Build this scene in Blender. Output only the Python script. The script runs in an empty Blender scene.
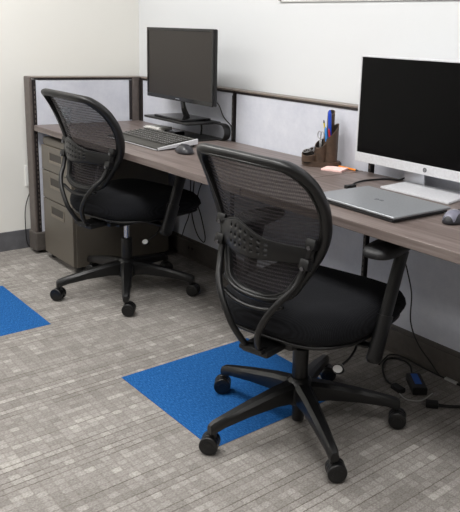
import bpy, bmesh, math, random
from mathutils import Vector, Matrix
random.seed(7)
PI = math.pi
C = bpy.context.scene.collection
sc = bpy.context.scene

# ------------------------------------------------------------------ camera
cam_d = bpy.data.cameras.new('camera'); cam = bpy.data.objects.new('camera', cam_d); C.objects.link(cam)
yaw, pitch, roll = math.radians(-47.544), math.radians(13.406), math.radians(2.563)
F = Vector((math.sin(yaw)*math.cos(pitch), math.cos(yaw)*math.cos(pitch), -math.sin(pitch)))
R0 = Vector((math.cos(yaw), -math.sin(yaw), 0)); U0 = R0.cross(F)
Rr = math.cos(roll)*R0 + math.sin(roll)*U0; Ur = -math.sin(roll)*R0 + math.cos(roll)*U0
mw = Matrix((Rr, Ur, -F)).transposed().to_4x4(); mw.translation = Vector((3.798, -2.117, 1.253))
cam.matrix_world = mw
cam_d.sensor_width = 36; cam_d.sensor_fit = 'AUTO'; cam_d.lens = 696.456*36/512
cam_d.shift_x = -(300.653-230)/512; cam_d.shift_y = (205.704-256)/512
cam_d.clip_start = 0.05
sc.camera = cam
# ------------------------------------------------------------------ light and exposure
sc.view_settings.view_transform = 'Standard'; sc.view_settings.look = 'None'
sc.view_settings.gamma = 1; sc.view_settings.use_curve_mapping = False
sc.view_settings.exposure = 0.33
w = bpy.data.worlds.new('world'); sc.world = w; w.use_nodes = True
w.node_tree.nodes['Background'].inputs[0].default_value = (0.9, 0.95, 1, 1)
w.node_tree.nodes['Background'].inputs[1].default_value = 0.1
CEIL = 2.75
def area(name, loc, sx, sy, power, col=(1, 0.985, 0.965)):
    l = bpy.data.lights.new(name, 'AREA'); l.shape = 'RECTANGLE'; l.size = sx; l.size_y = sy
    l.energy = power; l.color = col
    o = bpy.data.objects.new(name, l); C.objects.link(o); o.location = loc
    return o
LIGHTS = [(.75, -1.4, 28), (2.35, -1.4, 23), (3.95, -1.4, 17), (.75, -3.7, 16), (2.35, -3.7, 12), (3.95, -3.7, 10)]
for (lx, ly, lp_) in LIGHTS:
    area('ceiling_lamp_light', (lx, ly, CEIL-0.045), 1.15, 0.55, lp_)

# ------------------------------------------------------------------ materials
def lin(c):
    return tuple((v/255/12.92 if v/255 <= .04045 else ((v/255+.055)/1.055)**2.4) for v in c) + (1,)
def mat(name, rgb, rough=.5, metal=0, spec=.5, **k):
    m = bpy.data.materials.new(name); m.use_nodes = True
    b = m.node_tree.nodes['Principled BSDF']
    b.inputs['Base Color'].default_value = lin(rgb); b.inputs['Roughness'].default_value = rough
    b.inputs['Metallic'].default_value = metal; b.inputs['Specular IOR Level'].default_value = spec
    for a, v in k.items(): b.inputs[a.replace('_', ' ')].default_value = v
    return m
class NT:
    def __init__(s, m): s.t = m.node_tree; s.b = s.t.nodes['Principled BSDF']
    def n(s, typ, **k):
        x = s.t.nodes.new(typ)
        for a, v in k.items():
            if a.startswith('i_'): x.inputs[a[2:].replace('_', ' ')].default_value = v
            else: setattr(x, a, v)
        return x
    def l(s, a, b): s.t.links.new(a, b)
    def coord(s, scale=(1, 1, 1), rot=(0, 0, 0), which='Object'):
        tc = s.n('ShaderNodeTexCoord'); mp = s.n('ShaderNodeMapping')
        mp.inputs['Scale'].default_value = scale; mp.inputs['Rotation'].default_value = rot
        s.l(tc.outputs[which], mp.inputs['Vector']); return mp.outputs['Vector']
    def ramp(s, fac, stops, interp='LINEAR'):
        r = s.n('ShaderNodeValToRGB'); r.color_ramp.interpolation = interp
        e = r.color_ramp.elements
        while len(e) < len(stops): e.new(.5)
        for i, (p, c) in enumerate(stops): e[i].position = p; e[i].color = c if len(c) == 4 else lin(c)
        s.l(fac, r.inputs['Fac']); return r.outputs['Color']
    def mix(s, a, b, fac, mode='MIX'):
        x = s.n('ShaderNodeMix', data_type='RGBA', blend_type=mode)
        for v, i in ((fac, 0), (a, 6), (b, 7)):
            if hasattr(v, 'is_output'): s.l(v, x.inputs[i])
            else: x.inputs[i].default_value = v
        return x.outputs[2]
    def bump(s, h, strength=.3, dist=.002):
        b = s.n('ShaderNodeBump'); b.inputs['Strength'].default_value = strength; b.inputs['Distance'].default_value = dist
        s.l(h, b.inputs['Height']); s.l(b.outputs['Normal'], s.b.inputs['Normal'])
def noisy(name, rgb, rough=.5, amt=.12, scale=60, bump=.15, metal=0, spec=.5, stretch=(1, 1, 1)):
    m = mat(name, rgb, rough, metal, spec); t = NT(m)
    nz = t.n('ShaderNodeTexNoise'); nz.inputs['Scale'].default_value = scale; nz.inputs['Detail'].default_value = 4
    t.l(t.coord(stretch), nz.inputs['Vector'])
    lo = tuple(v*(1-amt) for v in rgb); hi = tuple(min(255, v*(1+amt)) for v in rgb)
    t.l(t.ramp(nz.outputs['Fac'], [(.3, lo), (.7, hi)]), t.b.inputs['Base Color'])
    if bump: t.bump(nz.outputs['Fac'], bump, .001)
    return m

def carpet_mat():
    # tufted plaid: cells of yarn shades on a grid, thin dark lines running along the room's y direction
    m = mat('carpet', (150, 145, 140), .95, spec=.1); t = NT(m)
    v = t.coord()
    wn = t.n('ShaderNodeTexNoise'); wn.inputs['Scale'].default_value = 120; t.l(v, wn.inputs['Vector'])
    wm = t.n('ShaderNodeVectorMath', operation='MULTIPLY_ADD'); wm.inputs[1].default_value = (.005, .008, 0); t.l(wn.outputs['Color'], wm.inputs[0]); t.l(v, wm.inputs[2])
    sp = t.n('ShaderNodeSeparateXYZ'); t.l(wm.outputs[0], sp.inputs[0])
    def mth(op, a, b=None, c=None):
        x = t.n('ShaderNodeMath', operation=op)
        for i, q in enumerate((a, b, c)):
            if q is None: continue
            if hasattr(q, 'is_output'): t.l(q, x.inputs[i])
            else: x.inputs[i].default_value = q
        return x.outputs[0]
    def white(w, w2=None):
        n = t.n('ShaderNodeTexWhiteNoise'); n.noise_dimensions = '1D' if w2 is None else '2D'
        if w2 is None: t.l(w, n.inputs['W'])
        else:
            c = t.n('ShaderNodeCombineXYZ'); t.l(w, c.inputs[0]); t.l(w2, c.inputs[1]); t.l(c.outputs[0], n.inputs['Vector'])
        return n.outputs['Value']
    fx = mth('DIVIDE', sp.outputs[0], .0246); fy = mth('DIVIDE', sp.outputs[1], .0305)
    ix = mth('FLOOR', fx); iy = mth('FLOOR', fy); rx = mth('FRACT', fx); ry = mth('FRACT', fy)
    ix2 = mth('FLOOR', mth('DIVIDE', sp.outputs[0], .1230)); iy2 = mth('FLOOR', mth('DIVIDE', sp.outputs[1], .0915))
    val = mth('MULTIPLY_ADD', white(ix), .30, mth('MULTIPLY_ADD', white(iy), .12, mth('MULTIPLY_ADD', white(ix, iy), .38, mth('MULTIPLY', white(ix2, iy2), .20))))
    base = t.ramp(val, [(.2, (126, 122, 118)), (.5, (139, 135, 131)), (.68, (147, 143, 139)), (.85, (166, 162, 157))])
    # cell edges: soft darker threads both ways, stronger brown lines on some columns
    ex = mth('SUBTRACT', 1, mth('SMOOTH_MIN', mth('MULTIPLY', mth('PINGPONG', rx, .5), 7), 1, .2))
    ey = mth('SUBTRACT', 1, mth('SMOOTH_MIN', mth('MULTIPLY', mth('PINGPONG', ry, .5), 6), 1, .2))
    base = t.mix(base, lin((112, 106, 100)), mth('MULTIPLY', mth('MAXIMUM', ey, 0), .32))
    colr = white(mth('ADD', ix, 91.7)); strong = mth('GREATER_THAN', colr, .58)
    edge = mth('LESS_THAN', rx, .11)
    lowf = t.n('ShaderNodeTexNoise'); lowf.inputs['Scale'].default_value = 7; t.l(v, lowf.inputs['Vector'])
    lf = t.n('ShaderNodeMapRange'); lf.inputs['From Min'].default_value = .3; lf.inputs['From Max'].default_value = .6; t.l(lowf.outputs['Fac'], lf.inputs['Value'])
    base = t.mix(base, lin((112, 106, 100)), mth('MULTIPLY', mth('MAXIMUM', ex, 0), .45))
    base = t.mix(base, lin((78, 70, 63)), mth('MULTIPLY', mth('MULTIPLY', strong, edge), mth('MULTIPLY_ADD', lf.outputs[0], .55, .2)))
    # yarn grain
    n2 = t.n('ShaderNodeTexNoise'); n2.inputs['Scale'].default_value = 300; n2.inputs['Detail'].default_value = 2; t.l(t.coord((1, .45, 1)), n2.inputs['Vector'])
    g2 = t.ramp(n2.outputs['Fac'], [(.32, (.22, .22, .22, 1)), (.68, (.78, .78, .78, 1))])
    base = t.mix(base, g2, .42, 'OVERLAY')
    t.l(base, t.b.inputs['Base Color']); t.bump(n2.outputs['Fac'], .5, .003)
    return m
def blue_carpet_mat():
    m = mat('blue_carpet', (28, 88, 160), .95, spec=.08); t = NT(m)
    v = t.coord((30, 130, 1))
    n = t.n('ShaderNodeTexNoise'); n.inputs['Scale'].default_value = 2.2; n.inputs['Detail'].default_value = 5; t.l(v, n.inputs['Vector'])
    n.inputs['Roughness'].default_value = .7
    c = t.ramp(n.outputs['Fac'], [(.28, (16, 58, 108)), (.5, (30, 84, 144)), (.74, (66, 122, 178))])
    t.l(c, t.b.inputs['Base Color']); t.bump(n.outputs['Fac'], .5, .003); return m
def wood_mat():
    m = mat('laminate_wood', (120, 105, 100), .38, spec=.4); t = NT(m)
    v = t.coord((1.3, 34, 34))
    n = t.n('ShaderNodeTexNoise'); n.inputs['Scale'].default_value = 1.6; n.inputs['Detail'].default_value = 6; n.inputs['Roughness'].default_value = .6
    t.l(v, n.inputs['Vector'])
    c = t.ramp(n.outputs['Fac'], [(.25, (80, 69, 65)), (.5, (108, 97, 93)), (.75, (130, 120, 116))])
    t.l(c, t.b.inputs['Base Color']); t.bump(n.outputs['Fac'], .08, .001); return m
def wall_mat(name, rgb):
    m = mat(name, rgb, .85, spec=.2); t = NT(m)
    n = t.n('ShaderNodeTexNoise'); n.inputs['Scale'].default_value = 90; n.inputs['Detail'].default_value = 5; t.l(t.coord(), n.inputs['Vector'])
    t.bump(n.outputs['Fac'], .12, .002); return m
def fabric_mat():
    m = mat('panel_fabric', (206, 208, 216), .9, spec=.15); t = NT(m)
    n = t.n('ShaderNodeTexNoise'); n.inputs['Scale'].default_value = 7; n.inputs['Detail'].default_value = 8; n.inputs['Roughness'].default_value = .8
    t.l(t.coord((1, 1, 1)), n.inputs['Vector'])
    c = t.ramp(n.outputs['Fac'], [(.3, (196, 199, 210)), (.7, (216, 218, 226))])
    t.l(c, t.b.inputs['Base Color'])
    n2 = t.n('ShaderNodeTexNoise'); n2.inputs['Scale'].default_value = 420; t.l(t.coord(), n2.inputs['Vector']); t.bump(n2.outputs['Fac'], .3, .001)
    return m
def mesh_mat():
    # see-through knitted back: horizontal wavy ribs, gaps of clear air between them
    m = mat('chair_mesh', (74, 68, 74), .6, spec=.35); t = NT(m)
    tc = t.n('ShaderNodeTexCoord')
    mp = t.n('ShaderNodeMapping'); mp.inputs['Scale'].default_value = (1, 1, 1); t.l(tc.outputs['UV'], mp.inputs['Vector'])
    wv = t.n('ShaderNodeTexWave'); wv.wave_type = 'BANDS'; wv.bands_direction = 'Y'; wv.inputs['Scale'].default_value = 27
    wv.inputs['Distortion'].default_value = 1.2; wv.inputs['Detail'].default_value = 1; wv.inputs['Detail Scale'].default_value = 6; t.l(mp.outputs[0], wv.inputs['Vector'])
    wx = t.n('ShaderNodeTexWave'); wx.wave_type = 'BANDS'; wx.bands_direction = 'X'; wx.inputs['Scale'].default_value = 60; t.l(mp.outputs[0], wx.inputs['Vector'])
    c = t.ramp(wv.outputs['Fac'], [(.1, (18, 16, 18)), (.9, (52, 47, 51))])
    t.l(c, t.b.inputs['Base Color'])
    mx = t.mix(wv.outputs['Color'], wx.outputs['Color'], .35)
    mr = t.n('ShaderNodeMapRange'); t.l(mx, mr.inputs['Value'])
    mr.inputs['To Min'].default_value = .70; mr.inputs['To Max'].default_value = .93
    t.l(mr.outputs[0], t.b.inputs['Alpha'])
    return m
def seat_mat():
    m = mat('seat_fabric', (16, 17, 21), .9, spec=.2); t = NT(m)
    w1 = t.n('ShaderNodeTexWave'); w1.bands_direction = 'X'; w1.inputs['Scale'].default_value = 75; t.l(t.coord(), w1.inputs['Vector'])
    w2 = t.n('ShaderNodeTexWave'); w2.bands_direction = 'Y'; w2.inputs['Scale'].default_value = 75; t.l(t.coord(), w2.inputs['Vector'])
    x = t.mix(w1.outputs['Color'], w2.outputs['Color'], 1.0, 'MULTIPLY')
    t.l(t.ramp(x, [(0, (14, 15, 18)), (1, (34, 35, 40))]), t.b.inputs['Base Color']); t.bump(x, .5, .002); return m
M = dict(
    carpet=carpet_mat(), blue=blue_carpet_mat(), wood=wood_mat(), fabric=fabric_mat(), mesh=mesh_mat(), seat=seat_mat(),
    wall_l=wall_mat('wall_paint_left', (228, 227, 222)), wall_b=wall_mat('wall_paint_back', (217, 219, 221)), wall_o=wall_mat('wall_paint_room', (150, 147, 143)),
    ceil=wall_mat('ceiling_paint', (235, 235, 232)), basebd=noisy('baseboard_vinyl', (92, 92, 96), .5, .08, 20, .05),
    trim=noisy('trim_brown', (98, 90, 86), .45, .06, 40, .05, .2), trimlight=noisy('trim_cap', (128, 118, 110), .4, .06, 40, .05, .2), trimdark=noisy('trim_dark', (32, 26, 26), .5, .1, 40, .05),
    raceway=noisy('raceway_paint', (84, 79, 75), .5, .06, 40, .05), cab=noisy('cabinet_paint', (104, 98, 89), .42, .03, 200, .06, .15),
    cabdark=noisy('cabinet_recess', (52, 47, 42), .5, .05, 100, .05), cabpull=noisy('cabinet_pull', (126, 118, 106), .35, .04, 100, .03, .3),
    blackpl=noisy('black_plastic', (13, 13, 14), .38, .1, 300, .12), frame=noisy('frame_plastic', (10, 10, 11), .4, .08, 300, .1),
    caster=noisy('caster_plastic', (14, 14, 15), .35, .1, 100, .05), chrome=mat('chrome', (200, 200, 205), .18, 1), screw=mat('screw_steel', (120, 120, 125), .3, 1),
    pad=noisy('arm_pad_rubber', (30, 30, 32), .55, .08, 200, .1), gloss=mat('black_gloss', (10, 10, 11), .12, spec=.5),
    screenA=mat('screen_matte', (46, 42, 39), .4, spec=.25), screenB=mat('screen_black', (3, 3, 4), .2, spec=.12),
    silver=noisy('silver_plastic', (212, 213, 217), .35, .03, 120, .03, .2), white=mat('white_plastic', (232, 232, 232), .4),
    laptop=noisy('laptop_lid', (138, 141, 145), .36, .04, 150, .04, .35), laptopdark=mat('laptop_base', (40, 41, 43), .45),
    riser=noisy('riser_black', (22, 22, 22), .38, .08, 90, .06), kb=noisy('keyboard_body', (52, 51, 48), .45, .05, 150, .05), key=mat('keycap', (66, 65, 63), .4),
    keylt=mat('keycap_print', (205, 205, 205), .5), mouse=noisy('mouse_shell', (40, 40, 45), .35, .06, 80, .04), mouselt=mat('mouse_top', (128, 128, 142), .35, .3),
    organ=noisy('organizer_brown', (70, 54, 42), .5, .12, 60, .1), organin=noisy('organizer_inside', (30, 24, 20), .7, .1, 60, .05),
    penblue=mat('pen_blue', (32, 74, 190), .35), penlb=mat('pen_light_blue', (60, 140, 215), .35), penred=mat('pen_red', (190, 40, 50), .35), penyel=mat('pen_yellow', (222, 200, 60), .4),
    orange=mat('pencil_orange', (240, 140, 30), .4), pink=noisy('note_pink', (244, 206, 200), .8, .02, 60, 0), paper=noisy('paper_white', (228, 228, 228), .8, .02, 60, 0),
    steel=mat('steel_wire', (170, 170, 172), .3, 1), cable=mat('cable_rubber', (10, 10, 11), .5), cablelt=mat('cable_tag', (180, 180, 178), .6), labelblue=mat('label_blue', (42, 96, 190), .5),
    grey=noisy('device_grey', (205, 204, 200), .5, .05, 60, .03), plate=mat('outlet_plate', (236, 236, 233), .4), wb=mat('board_white', (240, 242, 250), .15, spec=.6), alu=mat('aluminium', (186, 188, 194), .35, .6),
    glass=mat('clear_plastic', (245, 248, 250), .05, Transmission_Weight=1.0, IOR=1.15), tagwhite=mat('lever_tag', (225, 225, 225), .5), lampw=mat('lamp_diffuser', (240, 240, 240), .5),
    logo=mat('logo_dark', (90, 92, 98), .3, .6), logolt=mat('logo_light', (165, 168, 175), .3, .6),
)
bs = M['lampw'].node_tree.nodes['Principled BSDF']; bs.inputs['Emission Color'].default_value = (1, .985, .955, 1); bs.inputs['Emission Strength'].default_value = 3

# ------------------------------------------------------------------ mesh helpers
def link(name, bm, m, parent=None, smooth=False, loc=None, auto=None):
    bmesh.ops.recalc_face_normals(bm, faces=bm.faces)
    me = bpy.data.meshes.new(name); bm.to_mesh(me); bm.free()
    if smooth:
        for p in me.polygons: p.use_smooth = True
    o = bpy.data.objects.new(name, me); C.objects.link(o)
    for mm in (m if isinstance(m, (list, tuple)) else [m]): me.materials.append(M[mm] if isinstance(mm, str) else mm)
    if parent: o.parent = parent
    if loc: o.location = loc
    if auto:
        me.set_sharp_from_angle(angle=math.radians(auto))
    return o
def box(bm, c, s, bev=0, rot=None, seg=2, mi=0):
    r = bmesh.ops.create_cube(bm, size=1.0); vs = r['verts']
    bmesh.ops.scale(bm, vec=s, verts=vs)
    fs = list({f for v in vs for f in v.link_faces})
    for f in fs: f.material_index = mi
    if bev:
        es = list({e for v in vs for e in v.link_edges})
        r2 = bmesh.ops.bevel(bm, geom=es, offset=bev, segments=seg, profile=.6, affect='EDGES')
        vs = list({v for f in r2['faces'] for v in f.verts} | {v for v in vs if v.is_valid})
        for f in {f for v in vs for f in v.link_faces}: f.material_index = mi
    if rot: bmesh.ops.rotate(bm, cent=(0, 0, 0), matrix=rot, verts=vs)
    bmesh.ops.translate(bm, vec=c, verts=vs)
    return vs
def bx(lo, hi, bev=0, **k):
    bm = bmesh.new(); box(bm, [(a+b)/2 for a, b in zip(lo, hi)], [b-a for a, b in zip(lo, hi)], bev, **k); return bm
def add_bx(bm, lo, hi, bev=0, **k): return box(bm, [(a+b)/2 for a, b in zip(lo, hi)], [abs(b-a) for a, b in zip(lo, hi)], bev, **k)
def cyl(bm, p0, p1, r0, r1=None, n=20, bev=0, mi=0):
    r1 = r0 if r1 is None else r1
    p0, p1 = Vector(p0), Vector(p1); d = p1-p0
    q = d.to_track_quat('Z', 'Y').to_matrix().to_4x4()
    res = bmesh.ops.create_cone(bm, cap_ends=True, segments=n, radius1=r0, radius2=r1, depth=d.length, matrix=Matrix.Translation((p0+p1)/2) @ q)
    fs = {f for v in res['verts'] for f in v.link_faces}
    for f in fs: f.material_index = mi
    if bev:
        es = [e for e in {e for v in res['verts'] for e in v.link_edges} if any(len(f.verts) > 4 for f in e.link_faces)]
        bmesh.ops.bevel(bm, geom=es, offset=bev, segments=3, profile=.5, affect='EDGES')
def lathe(bm, prof, n=28, c=(0, 0, 0), cut=None):
    rings = []
    for (r, z) in prof:
        rings.append([bm.verts.new((c[0]+r*math.cos(2*PI*i/n), c[1]+r*math.sin(2*PI*i/n), c[2]+z+(cut(r, z, 2*PI*i/n) if cut else 0))) for i in range(n)])
    for a, b in zip(rings, rings[1:]):
        for i in range(n): bm.faces.new((a[i], a[(i+1) % n], b[(i+1) % n], b[i]))
    bm.faces.new(rings[0]); bm.faces.new(list(reversed(rings[-1])))
def smooth_path(pts, n=8, closed=False):
    P = [Vector(p) for p in pts]; out = []; N = len(P)
    rng = range(N if closed else N-1)
    for i in rng:
        g = (lambda k: P[k % N]) if closed else (lambda k: P[max(0, min(N-1, k))])
        p0, p1, p2, p3 = g(i-1), g(i), g(i+1), g(i+2)
        for k in range(n):
            t = k/n
            out.append(.5*((2*p1)+(-p0+p2)*t+(2*p0-5*p1+4*p2-p3)*t*t+(-p0+3*p1-3*p2+p3)*t**3))
    if not closed: out.append(P[-1])
    return out
def sweep(bm, path, ra, rb=None, n=10, ref=None, closed=False, sup=1.0, taper=None, mi=0):
    """tube along path; ra along 'side', rb along ref-ish normal"""
    rb = ra if rb is None else rb; P = [Vector(p) for p in path]; N = len(P); rings = []
    prev = None
    for i, p in enumerate(P):
        a = P[(i-1) % N] if (closed or i) else P[0]; b = P[(i+1) % N] if (closed or i < N-1) else P[-1]
        t = (b-a).normalized()
        if ref is not None: u = Vector(ref(p) if callable(ref) else ref)
        else: u = prev if prev is not None else (Vector((0, 0, 1)) if abs(t.z) < .9 else Vector((1, 0, 0)))
        u = (u - t*u.dot(t)).normalized(); prev = u; s = t.cross(u)
        k = taper(i/(N-1)) if taper else 1
        ring = []
        for j in range(n):
            an = 2*PI*j/n + PI/n; cx, sy = math.cos(an), math.sin(an)
            cx = math.copysign(abs(cx)**sup, cx); sy = math.copysign(abs(sy)**sup, sy)
            ring.append(bm.verts.new(p + s*(ra*k*cx) + u*(rb*k*sy)))
        rings.append(ring)
    pr = list(zip(rings, rings[1:])) + ([(rings[-1], rings[0])] if closed else [])
    fs = []
    for a, b in pr:
        for j in range(n): fs.append(bm.faces.new((a[j], a[(j+1) % n], b[(j+1) % n], b[j])))
    if not closed: fs.append(bm.faces.new(list(reversed(rings[0])))); fs.append(bm.faces.new(rings[-1]))
    for f in fs: f.material_index = mi
def cable(bm, pts, r=.003, n=8): sweep(bm, smooth_path(pts, 8), r, n=n)
def prism(bm, poly, z0, z1, mi=0):
    a = [bm.verts.new((x, y, z0)) for x, y in poly]; b = [bm.verts.new((x, y, z1)) for x, y in poly]
    n = len(poly); fs = [bm.faces.new(list(reversed(a))), bm.faces.new(b)]
    for i in range(n): fs.append(bm.faces.new((a[i], a[(i+1) % n], b[(i+1) % n], b[i])))
    for f in fs: f.material_index = mi
def xf(bm, m4, start=0):
    bm.verts.ensure_lookup_table(); bmesh.ops.transform(bm, matrix=m4, verts=bm.verts[start:])
def thing(name, label, cat, loc=(0, 0, 0), rz=0, group=None):
    o = bpy.data.objects.new(name, None); C.objects.link(o); o.location = loc; o.rotation_euler = (0, 0, rz); o.empty_display_size = .1
    return tag(o, label, cat, group)
def tag(o, label, cat, group=None, kind=None):
    o['label'] = label; o['category'] = cat
    if group: o['group'] = group
    if kind: o['kind'] = kind
    return o
def struct(name, bm, m, **k):
    o = link(name, bm, m, **k); o['kind'] = 'structure'; return o

# ------------------------------------------------------------------ room
WX, WY, RX, FY = -.15, .085, 5.6, -5.2
struct('floor', bx((WX-.1, FY-.1, -.1), (RX+.1, WY+.1, 0)), 'carpet')
struct('wall_left', bx((WX-.1, FY-.1, 0), (WX, WY+.1, CEIL)), 'wall_l')
struct('wall_back', bx((WX, WY, 0), (RX+.1, WY+.1, CEIL)), 'wall_b')
struct('wall_right', bx((RX, FY-.1, 0), (RX+.1, WY, CEIL)), 'wall_o')
struct('wall_front', bx((WX, FY-.1, 0), (RX, FY, CEIL)), 'wall_o')
struct('ceiling', bx((WX-.1, FY-.1, CEIL), (RX+.1, WY+.1, CEIL+.1)), 'ceil')
bm = bx((WX, FY, 0), (WX+.008, WY, .112), .003); struct('baseboard_left', bm, 'basebd')
for (lx, ly, lp_) in LIGHTS:
    t = thing('ceiling_light', 'flat rectangular office ceiling light panel outside the picture', 'ceiling light', (lx, ly, CEIL), group='ceiling light panels above the picture')
    f = bmesh.new()
    for lo, hi in (((-.62, -.32, -.03), (.62, -.29, 0)), ((-.62, .29, -.03), (.62, .32, 0)), ((-.62, -.29, -.03), (-.59, .29, 0)), ((.59, -.29, -.03), (.62, .29, 0))): add_bx(f, lo, hi)
    link('frame', f, 'alu', t); link('diffuser', bx((-.59, -.29, -.02), (.59, .29, -.005)), 'lampw', t)

# two loose-laid blue carpet tiles
tag(link('carpet_tile', bx((1.619, -.989, .0), (2.209, -.399, .0015), .0005), 'blue'), 'square blue carpet tile under the nearer office chair', 'carpet tile')
tag(link('carpet_tile', bx((.41, -1.587, .0), (.998, -.997, .0015), .0005), 'blue'), 'blue carpet tile cut off by the left edge of the photo', 'carpet tile')

# ------------------------------------------------------------------ partitions
PH = .995
def slotted_post(t, cx, cy, z0, z1, half=.017):
    p = link('post', bx((cx-half, cy-half, z0), (cx+half, cy+half, z1), .003), 'trim', t)
    return p
def slots(t, x, y, z0, z1, axis='y'):
    bm = bmesh.new(); add_bx(bm, (x-.007, y-.0015, z0), (x+.007, y+.0015, z1)) if axis == 'y' else add_bx(bm, (x-.0015, y-.007, z0), (x+.0015, y+.007, z1))
    z = z0+.02
    while z < z1-.02:
        (add_bx(bm, (x-.0025, y-.003, z), (x+.0025, y+.003, z+.014), mi=1) if axis == 'y' else add_bx(bm, (x-.003, y-.0025, z), (x+.003, y+.0025, z+.014), mi=1)); z += .026
    link('slotted_strip', bm, ['trimdark', 'trim'], t)
def back_panel(x0, x1, label, first=False):
    t = thing('cubicle_partition', label, 'partition', ((x0+x1)/2, .035, 0), group=None)
    ox, oy = (x0+x1)/2, .035
    L, Rr_ = x0-ox, x1-ox
    link('fabric_panel', bx((L+.012, -.03, .12), (Rr_-.012, .03, PH-.018), .004), 'fabric', t)
    b = bx((L, -.034, PH-.009), (Rr_, .034, PH), .003); link('top_cap', b, 'trimlight', t)
    link('cap_groove', bx((L+.001, -.033, PH-.018), (Rr_-.001, .032, PH-.009)), 'trimdark', t)
    b = bmesh.new(); add_bx(b, (L+.001, -.036, .0), (Rr_-.001, .034, .02), .002); add_bx(b, (L+.001, -.040, .022), (Rr_-.001, .034, .104), .004); add_bx(b, (L+.001, -.036, .104), (Rr_-.001, .034, .122), .003)
    rw = link('raceway', b, 'raceway', t)
    b = bmesh.new()
    for k in (-.018, .018): cyl(b, (k+.12+(-.03 if first else .05), -.0395, .068), (k+.12+(-.03 if first else .05), -.0415, .068), .008, n=14)
    link('knockout', b, 'trimdark', rw)
    b = bmesh.new(); add_bx(b, (Rr_-.009, -.035, .122), (Rr_+.002, .034, PH-.019), .002); link('post', b, 'trimdark', t)
    slots(t, Rr_-.004, -.0362, .13, PH-.03)
    return t
back_panel(.02, .95, 'light grey fabric cubicle panel behind the farther monitor in the corner', True)
back_panel(.953, 1.90, 'light grey fabric cubicle panel behind the brown pen organizer', True)
back_panel(1.903, 2.85, 'light grey fabric cubicle panel behind the silver-framed monitor')
back_panel(2.853, 3.8, 'light grey cubicle panel past the right edge of the silver-framed monitor')
t = thing('cubicle_partition', 'short end cubicle panel with brown post against the left wall', 'partition', (-.045, -.33, 0))
dy, dx = .33, .045
YE = -.655
link('fabric_panel', bx((-.075+dx, YE+.03+dy, .12), (-.004+dx, -.012+dy, PH-.018), .004), 'fabric', t)
link('top_cap', bx((-.082+dx, YE+.01+dy, PH-.006), (.0+dx, .03+dy, PH), .002), 'trimlight', t)
link('cap_groove', bx((-.08+dx, YE+.04+dy, PH-.016), (-.002+dx, .03+dy, PH-.006)), 'trimdark', t)
b = bmesh.new(); add_bx(b, (-.084+dx, YE-.005+dy, .12), (-.004+dx, YE+.012+dy, PH), .006); link('end_post', b, 'trim', t)
slots(t, .0-.004+dx, YE+.021+dy, .13, PH-.02, 'x')
link('post_edge', bx((-.02+dx, YE+.012+dy, .12), (-.003+dx, YE+.030+dy, PH-.018)), 'trimdark', t)
b = bmesh.new(); add_bx(b, (-.094+dx, YE-.012+dy, .018), (.012+dx, YE+.07+dy, .125), .008); add_bx(b, (-.09+dx, YE+.07+dy, .0), (.006+dx, -.01+dy, .12), .003)
link('raceway', b, 'raceway', t)
b = bmesh.new(); cyl(b, (-.05+dx, YE+.03+dy, 0), (-.05+dx, YE+.03+dy, .02), .02); link('foot', b, 'trimdark', t)
# corner post where both runs meet
b = bmesh.new(); add_bx(b, (-.07+dx, -.01+dy, .0), (-.026+dx, .07+dy, PH-.002), .003)
add_bx(b, (-.026+dx, -.048+dy, .12), (.003+dx, .0+dy, PH-.002), .003)
link('corner_post', b, 'trim', t)
b = bmesh.new(); add_bx(b, (-.006+dx, -.066+dy, .74), (.001+dx, -.049+dy, PH-.02)); link('slotted_strip', b, 'trimdark', t)
b = bmesh.new(); add_bx(b, (.003+dx, -.006+dy, .12), (.012+dx, .0+dy, PH-.02), .001); link('post_edge', b, 'trimdark', t)

# ------------------------------------------------------------------ desks
def desk(x0, x1, label):
    t = thing('desk', label, 'desk', (x0, -.32, 0)); 
    link('worktop', bx((.0015, -.329, .705), (x1-x0-.0015, .313, .735), .0025), 'wood', t)
    return t
d1 = desk(.004, 1.872, 'dark wood-grain worktop on the left, holding the keyboard and monitor stand')
d2 = desk(1.874, 3.75, 'dark wood-grain worktop on the right, holding the closed laptop')
for d, xs in ((d1, (.02, 1.80)), (d2, (.06, 1.85))):
    for x in xs:
        b = bmesh.new(); add_bx(b, (x, .05, .66), (x+.004, .313, .705)); add_bx(b, (x, .305, .60), (x+.02, .313, .705)); link('bracket', b, 'trimdark', d)

# ------------------------------------------------------------------ cabinet
t = thing('file_cabinet', 'brown-grey metal three-drawer pedestal cabinet under the left end of the desk', 'file cabinet', (.264, -.36, 0))
b = bmesh.new(); add_bx(b, (-.19, -.265, .03), (.183, .29, .68), .004); link('body', b, 'cab', t)
link('header', bx((-.187, -.271, .645), (.181, -.2645, .676), .002), 'cab', t)
for z0, z1 in ((.508, .640), (.350, .504), (.036, .346)):
    b = bx((-.187, -.281, z0), (.181, -.2645, z1), .003)
    d = link('drawer', b, 'cab', t)
    zc = z1-.056
    b = bmesh.new()
    add_bx(b, (-.075, -.2825, zc-.024), (.075, -.2805, zc+.024), mi=0)
    link('handle_recess', b, 'cabdark', d)
    b = bmesh.new()
    for lo, hi in (((-.082, -.284, zc-.03), (.082, -.281, zc-.024)), ((-.082, -.284, zc-.024), (-.075, -.281, zc+.026)), ((.075, -.284, zc-.024), (.082, -.281, zc+.026))): add_bx(b, lo, hi)
    add_bx(b, (-.075, -.2855, zc-.024), (.075, -.2823, zc-.014), .001)
    link('handle', b, 'cabpull', d)
for cx_, cy_ in ((-.16, -.24), (.16, -.24), (-.16, .26), (.16, .26)):
    b = bmesh.new(); cyl(b, (cx_, cy_, 0), (cx_, cy_, .035), .018, n=14); link('foot', b, 'caster', t)

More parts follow.
